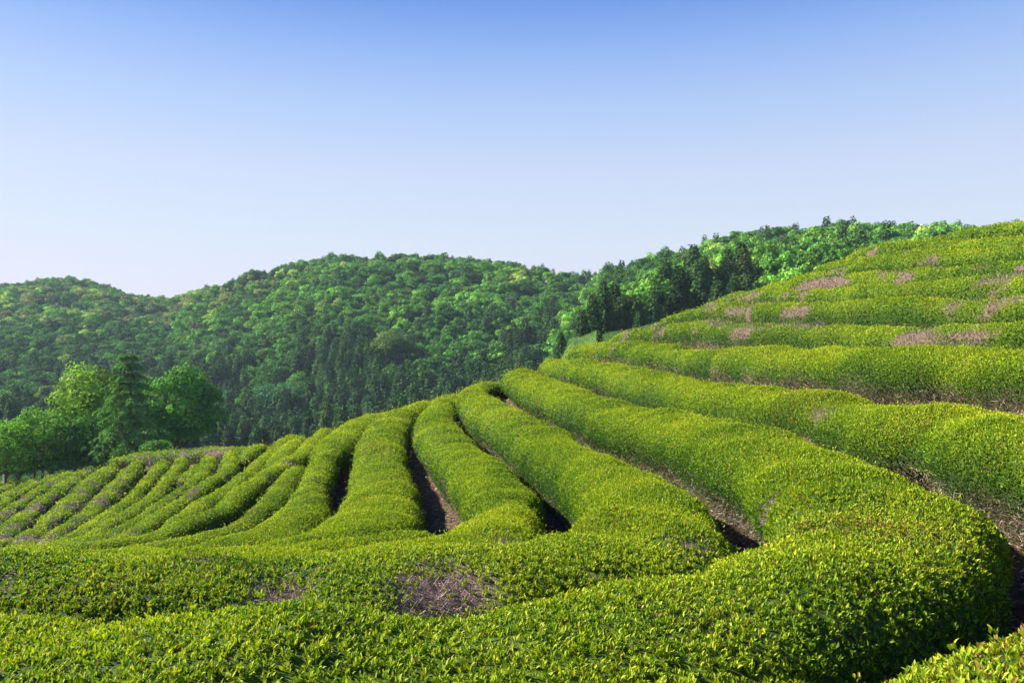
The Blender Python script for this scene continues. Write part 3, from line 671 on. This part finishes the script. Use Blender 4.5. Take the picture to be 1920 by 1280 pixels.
def put_tree(name, d, loc, rz, sc, col, label, group):
    root = empty(name, loc); root.rotation_euler = (0, 0, rz); root.scale = sc; tag(root, label, 'tree', group)
    for nm in ('crown', 'trunk'):
        o = bpy.data.objects.new(nm, d[nm]); o.parent = root; link(o)
        if nm == 'crown': o.color = (*col, 1)
def place_many(X, Y, Z, pool, key, tones, nbig, name):
    U = CU + F * X / Y; inf = (U > -20) & (U < 1945)
    order = np.argsort(Y + np.where(inf, 0, 1e4)); big = order[:nbig]; rest = order[nbig:]
    for i in big:
        d = pool[int(gt.integers(len(pool)))]; reg = region(U[i], Y[i]); t = tones[i]
        if name == 'cedar_tree':
            s = gt.uniform(.55, 1.2); lab, grp = CLAB[reg]; c = np.array([.046, .100, .028]) * gt.uniform(.55, 1.45) * (np.array([1.3, 1, .8]) if gt.random() < .2 else 1)
            sc = (s * 1.0, s * 1.0, s * (gt.uniform(.55, .8) if reg == 'right' else gt.uniform(.75, 1.0)))
        else:
            s = gt.uniform(.5, 1.12); lab = f'{BW[t]} broadleaf tree on {BWH[reg]}'; grp = f'{BW[t]} trees on {BWH[reg]}'; c = np.array(BC[t]) * BC_GAIN * gt.uniform(.65, 1.35); sc = (s, s, s * gt.uniform(.85, 1.1))
        put_tree(name, d, (X[i], Y[i], Z[i] - .4), gt.uniform(0, 6.28), sc, c, lab, grp)
    parts = []
    for i in rest:
        d = pool[int(gt.integers(len(pool)))]; v_, c_, f_ = d['lo']; a = gt.uniform(0, 6.28); ca, sa = math.cos(a), math.sin(a)
        if name == 'cedar_tree':
            s = gt.uniform(.55, 1.15) * (.8 if Y[i] > 330 else 1); c = np.array([.046, .100, .028]) * gt.uniform(.55, 1.45); zs = s * .8
        else:
            s = gt.uniform(.5, 1.08); c = np.array(BC[tones[i]]) * BC_GAIN * gt.uniform(.65, 1.35); zs = s * gt.uniform(.8, 1.05)
        w_ = np.column_stack([(v_[:, 0] * ca - v_[:, 1] * sa) * s + X[i], (v_[:, 0] * sa + v_[:, 1] * ca) * s + Y[i], v_[:, 2] * zs + Z[i] - .4])
        parts.append((w_, c_ * c, [(f_, 0, False)]))
    if parts:
        v_, c_, g_ = merge(parts); nm = 'cedar_wood' if name == 'cedar_tree' else 'broadleaf_wood'
        o = mesh_obj(nm, build_mesh(nm, v_, c_, g_), [M_NEEDLE if name == 'cedar_tree' else M_TREE])
        tag(o, 'distant dark cedars seen as one mass on the hills' if name == 'cedar_tree' else 'mixed green broadleaf wood covering the distant hills', 'wood', kind='stuff')
    print(name, len(X), 'big', len(big))
place_many(x[bi], y[bi], z[bi], BL, 'b', tone[bi], 298, 'broadleaf_tree')
place_many(cx_, cy_, cz_, CE, 'c', np.array(['deep'] * len(cx_)), 298, 'cedar_tree')

# ------------------------------------------------------------------ the group of trees at the left, beyond the lowest rows
def upx(u, v, y): return ((u - CU) / F * y, y, (HV - v) * y / F)
def near_broadleaf(u, vtop, vbase, y, R, col, label, seed, n=9000, s=.36, name='broadleaf_tree'):
    g = np.random.default_rng(seed); xb, yb, zt = upx(u, vtop, y); zb = min(float(ground_at(xb, yb)), upx(u, vbase, y)[2]); H = zt - zb
    low = .25; low = (upx(u, vbase, y)[2] - zb) + low
    root = empty(name, (xb, yb, zb)); tag(root, label, 'shrub' if 'shrub' in name else 'tree')
    (v, c, f), cx = blob_crown(g, R, H - low, low, int(34 + R * 6), n, s, col, 1.0, -.95)
    mesh_obj('crown', build_mesh('crown', v, c, [(f, 0, False)]), [M_TREE], root)
    tr = trunk_mesh(H * .8, .03 + .045 * R, g, cx[::2]); mesh_obj('trunk', tr, [M_BARK], root)
near_broadleaf(172, 688, 868, 100, 5.0, (.18, .32, .03), 'bright yellow green tree left of the big conifer', 301, 12000)
near_broadleaf(338, 690, 858, 103, 5.0, (.085, .24, .03), 'rich green rounded tree right of the big conifer', 302, 13000)
near_broadleaf(80, 765, 884, 88, 3.3, (.14, .31, .035), 'small bushy green tree between the two leftmost trees and the tall group', 303, 8000, .24)
near_broadleaf(12, 792, 893, 84, 3.3, (.15, .33, .035), 'small tree cut by the left edge of the picture', 304, 8000, .24)
near_broadleaf(157, 782, 876, 90, 3.1, (.07, .20, .027), 'small dark green tree at the foot of the yellow green one', 305, 7000, .24)
near_broadleaf(292, 828, 856, 76, 1.3, (.10, .24, .045), 'low light green shrub poking up behind the ridge hedge', 306, 1500, .2, 'shrub')
near_broadleaf(118, 868, 886, 84, 1.3, (.07, .17, .03), 'low shrub with bare stems at the foot of the small trees', 307, 900, .2, 'shrub')

SH = [(-6, 868, 899, 87, 2.2), (34, 862, 897, 88, 2.2), (62, 856, 893, 90, 2.3), (98, 858, 890, 89, 2.0), (140, 850, 882, 92, 2.3), (182, 848, 878, 90, 2.2), (208, 846, 872, 88, 1.9)]
SL = ['low shrub at the very left edge under the small tree', 'low shrub right beside the white post', 'rounded shrub between the small trees trunks', 'little shrub left of the bare stemmed one',
      'leafy shrub under the dark small tree', 'dull green shrub under the yellow green tree', 'small shrub at the left foot of the big conifer']
for i, (u_, vt_, vb_, y_, R_) in enumerate(SH):
    near_broadleaf(u_, vt_ - 8, vb_, y_, R_, [(.07, .18, .03), (.10, .22, .04), (.055, .14, .022)][i % 3], SL[i], 350 + i, 2600, .2, 'shrub')

def deodar(u, vtop, vbase, y, R, label, seed):
    g = np.random.default_rng(seed); xb, yb, zt = upx(u, vtop, y); zb = min(float(ground_at(xb, yb)), upx(u, vbase, y)[2]); H = zt - zb
    root = empty('conifer_tree', (xb, yb, zb)); tag(root, label, 'tree')
    A, Bq, rr, Vp = [], [], [], []
    nb = 117
    for k in range(nb):
        t = (k // 9 + .5 + g.normal(0, .06)) / 13; t = min(max(t, .01), .99); z = H * (.10 + .88 * t); L = R * (1 - t) ** .75 * g.uniform(.6, 1.15) + .3; th = k * .698 + (k // 9) * 1.1 + g.normal(0, .12)
        d = np.array([math.cos(th), math.sin(th), 0]); rise = .25 + .35 * t; last = np.array([0, 0, z]); n = 6
        for j in range(1, n + 1):
            f_ = j / n; p = np.array([0, 0, z]) + d * L * f_ + np.array([0, 0, L * (rise * f_ - .62 * f_ ** 2)])
            A.append(last); Bq.append(p); rr.append(.05 * (1 - f_ * .8) * (.4 + L / R)); Vp.append((p, d, L * (1 - .55 * f_), f_)); last = p
    br = sticks(np.array(A), np.array(Bq), np.array(rr), np.ones((len(A), 3)))
    mesh_obj('limbs', build_mesh('limbs', br[0], None, [(br[2], 0, True)]), [M_BARK], root)
    pos, dv, cc = [], [], []
    for p, d, L, f_ in Vp:                      # flat hanging sprays along each limb
        n = int(30 * (.35 + f_)); side = np.array([-d[1], d[0], 0]); q = g.uniform(-1, 1, n); wid = min(.75, L * .3) * (1.1 - .5 * f_)
        b = p + side * (q * wid)[:, None] + d * (g.uniform(-.25, .3, n) * L * .4)[:, None]; b[:, 2] -= np.abs(q) * .22 + g.uniform(0, .25, n)
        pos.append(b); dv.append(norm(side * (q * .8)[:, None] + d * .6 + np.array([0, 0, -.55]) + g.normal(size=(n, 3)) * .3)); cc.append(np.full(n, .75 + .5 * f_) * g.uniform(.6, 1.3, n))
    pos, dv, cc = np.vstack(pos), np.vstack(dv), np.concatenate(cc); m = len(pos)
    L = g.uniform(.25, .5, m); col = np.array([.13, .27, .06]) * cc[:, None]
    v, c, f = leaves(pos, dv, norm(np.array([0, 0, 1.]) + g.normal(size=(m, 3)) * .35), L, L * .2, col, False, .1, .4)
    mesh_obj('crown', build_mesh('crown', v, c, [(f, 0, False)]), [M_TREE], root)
    mesh_obj('trunk', trunk_mesh(H * .98, .28, g), [M_BARK], root)
deodar(240, 650, 868, 88, 5.0, 'tall layered conifer with drooping branches, above the other trees at left', 311)

# trees on the hills that stand out one by one
def hill_tree(u, y, R, H, col, label, seed, flat=1.0, n=2600):
    g = np.random.default_rng(seed); X = (u - CU) / F * y; z = float(far_z(np.array([X]), np.array([float(y)]))[0]) - .3
    root = empty('broadleaf_tree', (X, y, z)); tag(root, label, 'tree')
    (v, c, f), cx = blob_crown(g, R, H * .8, H * .2, 22, n, .6, col, flat)
    mesh_obj('crown', build_mesh('crown', v, c, [(f, 0, False)]), [M_TREE], root); mesh_obj('trunk', trunk_mesh(H * .7, .3, g, cx[::3]), [M_BARK], root)
hill_tree(520, 262, 10, 11, (.05, .16, .06), 'wide spreading blue green tree among the cedars at the foot of the middle hill', 321, .6, 5200)
hill_tree(455, 250, 7.5, 8, (.06, .15, .055), 'low wide tree in front of the cedars, left of the spreading one', 322, .5, 3600)
hill_tree(135, 262, 4.5, 6, (.22, .19, .30), 'pale lilac blossoming tree in the shaded wood above the small trees', 323, .6)
hill_tree(163, 275, 4.5, 7, (.20, .18, .26), 'pale lilac blossoming tree just right of the other lilac one', 324, .6)
hill_tree(200, 330, 6, 8, (.17, .15, .14), 'greyish pink tree in bud on the left hill above the big conifer', 325, .8)
hill_tree(372, 285, 4.5, 12, (.20, .26, .07), 'slim pale yellow tree between dark cedars right of the big conifer', 326)
hill_tree(95, 272, 4.2, 9, (.16, .23, .07), 'pale yellow tree standing alone in the shaded wood at left', 327)
hill_tree(740, 292, 8.5, 13, (.12, .20, .045), 'large pale yellow green tree among the cedars in the middle of the picture', 328, 1, 4200)

# ------------------------------------------------------------------ the far tea field seen between the crest and the wood
uu = np.linspace(905, 1118, 100); yy = np.linspace(92, 150, 110); UU, YY = np.meshgrid(uu, yy); XX = (UU - CU) / F * YY
ZZ = far_z(XX, YY) + .15 + .42 * np.abs(np.sin((YY * .9 + XX * .35) * math.pi / 2.1)) ** .6 + vnoise(np.column_stack([XX.ravel(), YY.ravel(), XX.ravel() * 0]) * .8, 71).reshape(XX.shape) * .12
idx = np.arange(UU.size).reshape(UU.shape); fc = np.stack([idx[:-1, :-1], idx[:-1, 1:], idx[1:, 1:], idx[1:, :-1]], -1).reshape(-1, 4)
V3 = np.column_stack([XX.ravel(), YY.ravel(), ZZ.ravel()]); gg = np.random.default_rng(9)
parts = [(V3, np.tile([.075, .15, .03], (len(V3), 1)), [(fc, 1, True)])]
k = gg.integers(0, len(V3), 22000); pp = V3[k] + gg.normal(size=(len(k), 3)) * [.25, .25, .04]; n_ = norm(gg.normal(size=(len(k), 3)) * .5 + [0, 0, 1]); dd = norm(np.cross(n_, gg.normal(size=(len(k), 3))))
v, c, f = leaves(pp, dd, n_, gg.uniform(.12, .3, len(k)), gg.uniform(.04, .1, len(k)), np.array([.11, .21, .04]) * gg.uniform(.7, 1.2, (len(k), 1)), False)
parts.append((v, c, [(f, 0, False)]))
v, c, gs = merge(parts)
tag(mesh_obj('distant_tea_field', build_mesh('distant_tea_field', v, c, gs), [M_LEAF, M_BODY]), 'far light green tea field between the crest and the wood', 'tea field', kind='stuff')

for (u_, y_, s_, w_, lab) in [(1052, 108, .26, .45, 'small dark cedar standing alone at the edge of the far tea field'), (1092, 116, .36, .6, 'dark young cedar at the right end of the far tea field'),
                          (1112, 121, .50, .7, 'taller dark cedar closing the right end of the far tea field'), (1132, 127, .62, .75, 'dark cedar just behind the left ends of the right slope hedges')]:
    X_ = (u_ - CU) / F * y_; put_tree('cedar_tree', CE[int(u_) % 6], (X_, y_, float(far_z(np.array([X_]), np.array([float(y_)]))[0]) - .2), u_, (w_, w_, s_ * 1.15), (.04, .085, .025), lab, None)

# ------------------------------------------------------------------ white post at the left edge
def post(u, v, y, h):
    import bmesh
    bm = bmesh.new(); bmesh.ops.create_cone(bm, cap_ends=True, segments=12, radius1=.11, radius2=.10, depth=h, matrix=__import__('mathutils').Matrix.Translation((0, 0, h / 2)))
    bmesh.ops.create_uvsphere(bm, u_segments=12, v_segments=6, radius=.12, matrix=__import__('mathutils').Matrix.Translation((0, 0, h)))
    me = bpy.data.meshes.new('marker_post'); bm.to_mesh(me); bm.free()
    m = bark_mat('weathered_white_paint', (.55, .53, .50), (.78, .77, .75), 6)
    x, yy_, z = upx(u, v, y); o = mesh_obj('marker_post', me, [m], loc=(x, yy_, z - .3)); tag(o, 'short white post standing at the left edge below the small trees', 'post')
post(9, 908, 84, 1.25)

# ------------------------------------------------------------------ haze
import bmesh
bm = bmesh.new(); bmesh.ops.create_cube(bm, size=1)
for vt in bm.verts: vt.co = (vt.co.x * 3400, 440 + vt.co.y * 980, 15 + vt.co.z * 160)
me = bpy.data.meshes.new('haze'); bm.to_mesh(me); bm.free()
m, n, l = new_mat('thin_air'); out = n.new('ShaderNodeOutputMaterial'); pv = n.new('ShaderNodeVolumePrincipled')
pv.inputs['Color'].default_value = (.60, .80, 1, 1); pv.inputs['Density'].default_value = HAZE_D = .00014; pv.inputs['Anisotropy'].default_value = .1
l.new(pv.outputs[0], out.inputs['Volume'])
tag(mesh_obj('haze', me, [m]), kind='stuff')

# ------------------------------------------------------------------ dead leaves and clippings on the soil between rows
gl = np.random.default_rng(77); n = 90000
ly = 3 + 40 * gl.random(n) ** 1.5; lx = gl.uniform(-1, 1, n) * (ly * .72 + 1)
e_ = .12; lz = ground_at(lx, ly); nx_ = np.column_stack([-(ground_at(lx + e_, ly) - lz) / e_, -(ground_at(lx, ly + e_) - lz) / e_, np.ones(n)])
nn_ = norm(norm(nx_) + gl.normal(size=(n, 3)) * .3); dd_ = norm(np.cross(nn_, gl.normal(size=(n, 3)))); sz = gl.uniform(.03, .075, n) * (1 + ly * .03)
cl = np.where(gl.random((n, 1)) < .12, C_MID * .7, (TW1 * 1.2 + (TW2 * 1.1 - TW1) * gl.random((n, 1)) ** 1.6))
v, c, f = leaves(np.column_stack([lx, ly, lz + .02]), dd_, nn_, sz, sz * .22, cl, False)
tag(mesh_obj('fallen_leaves', build_mesh('fallen_leaves', v, c, [(f, 0, False)]), [M_TWIG]), 'dead leaves and clippings lying on the soil between the rows', 'litter', kind='stuff')
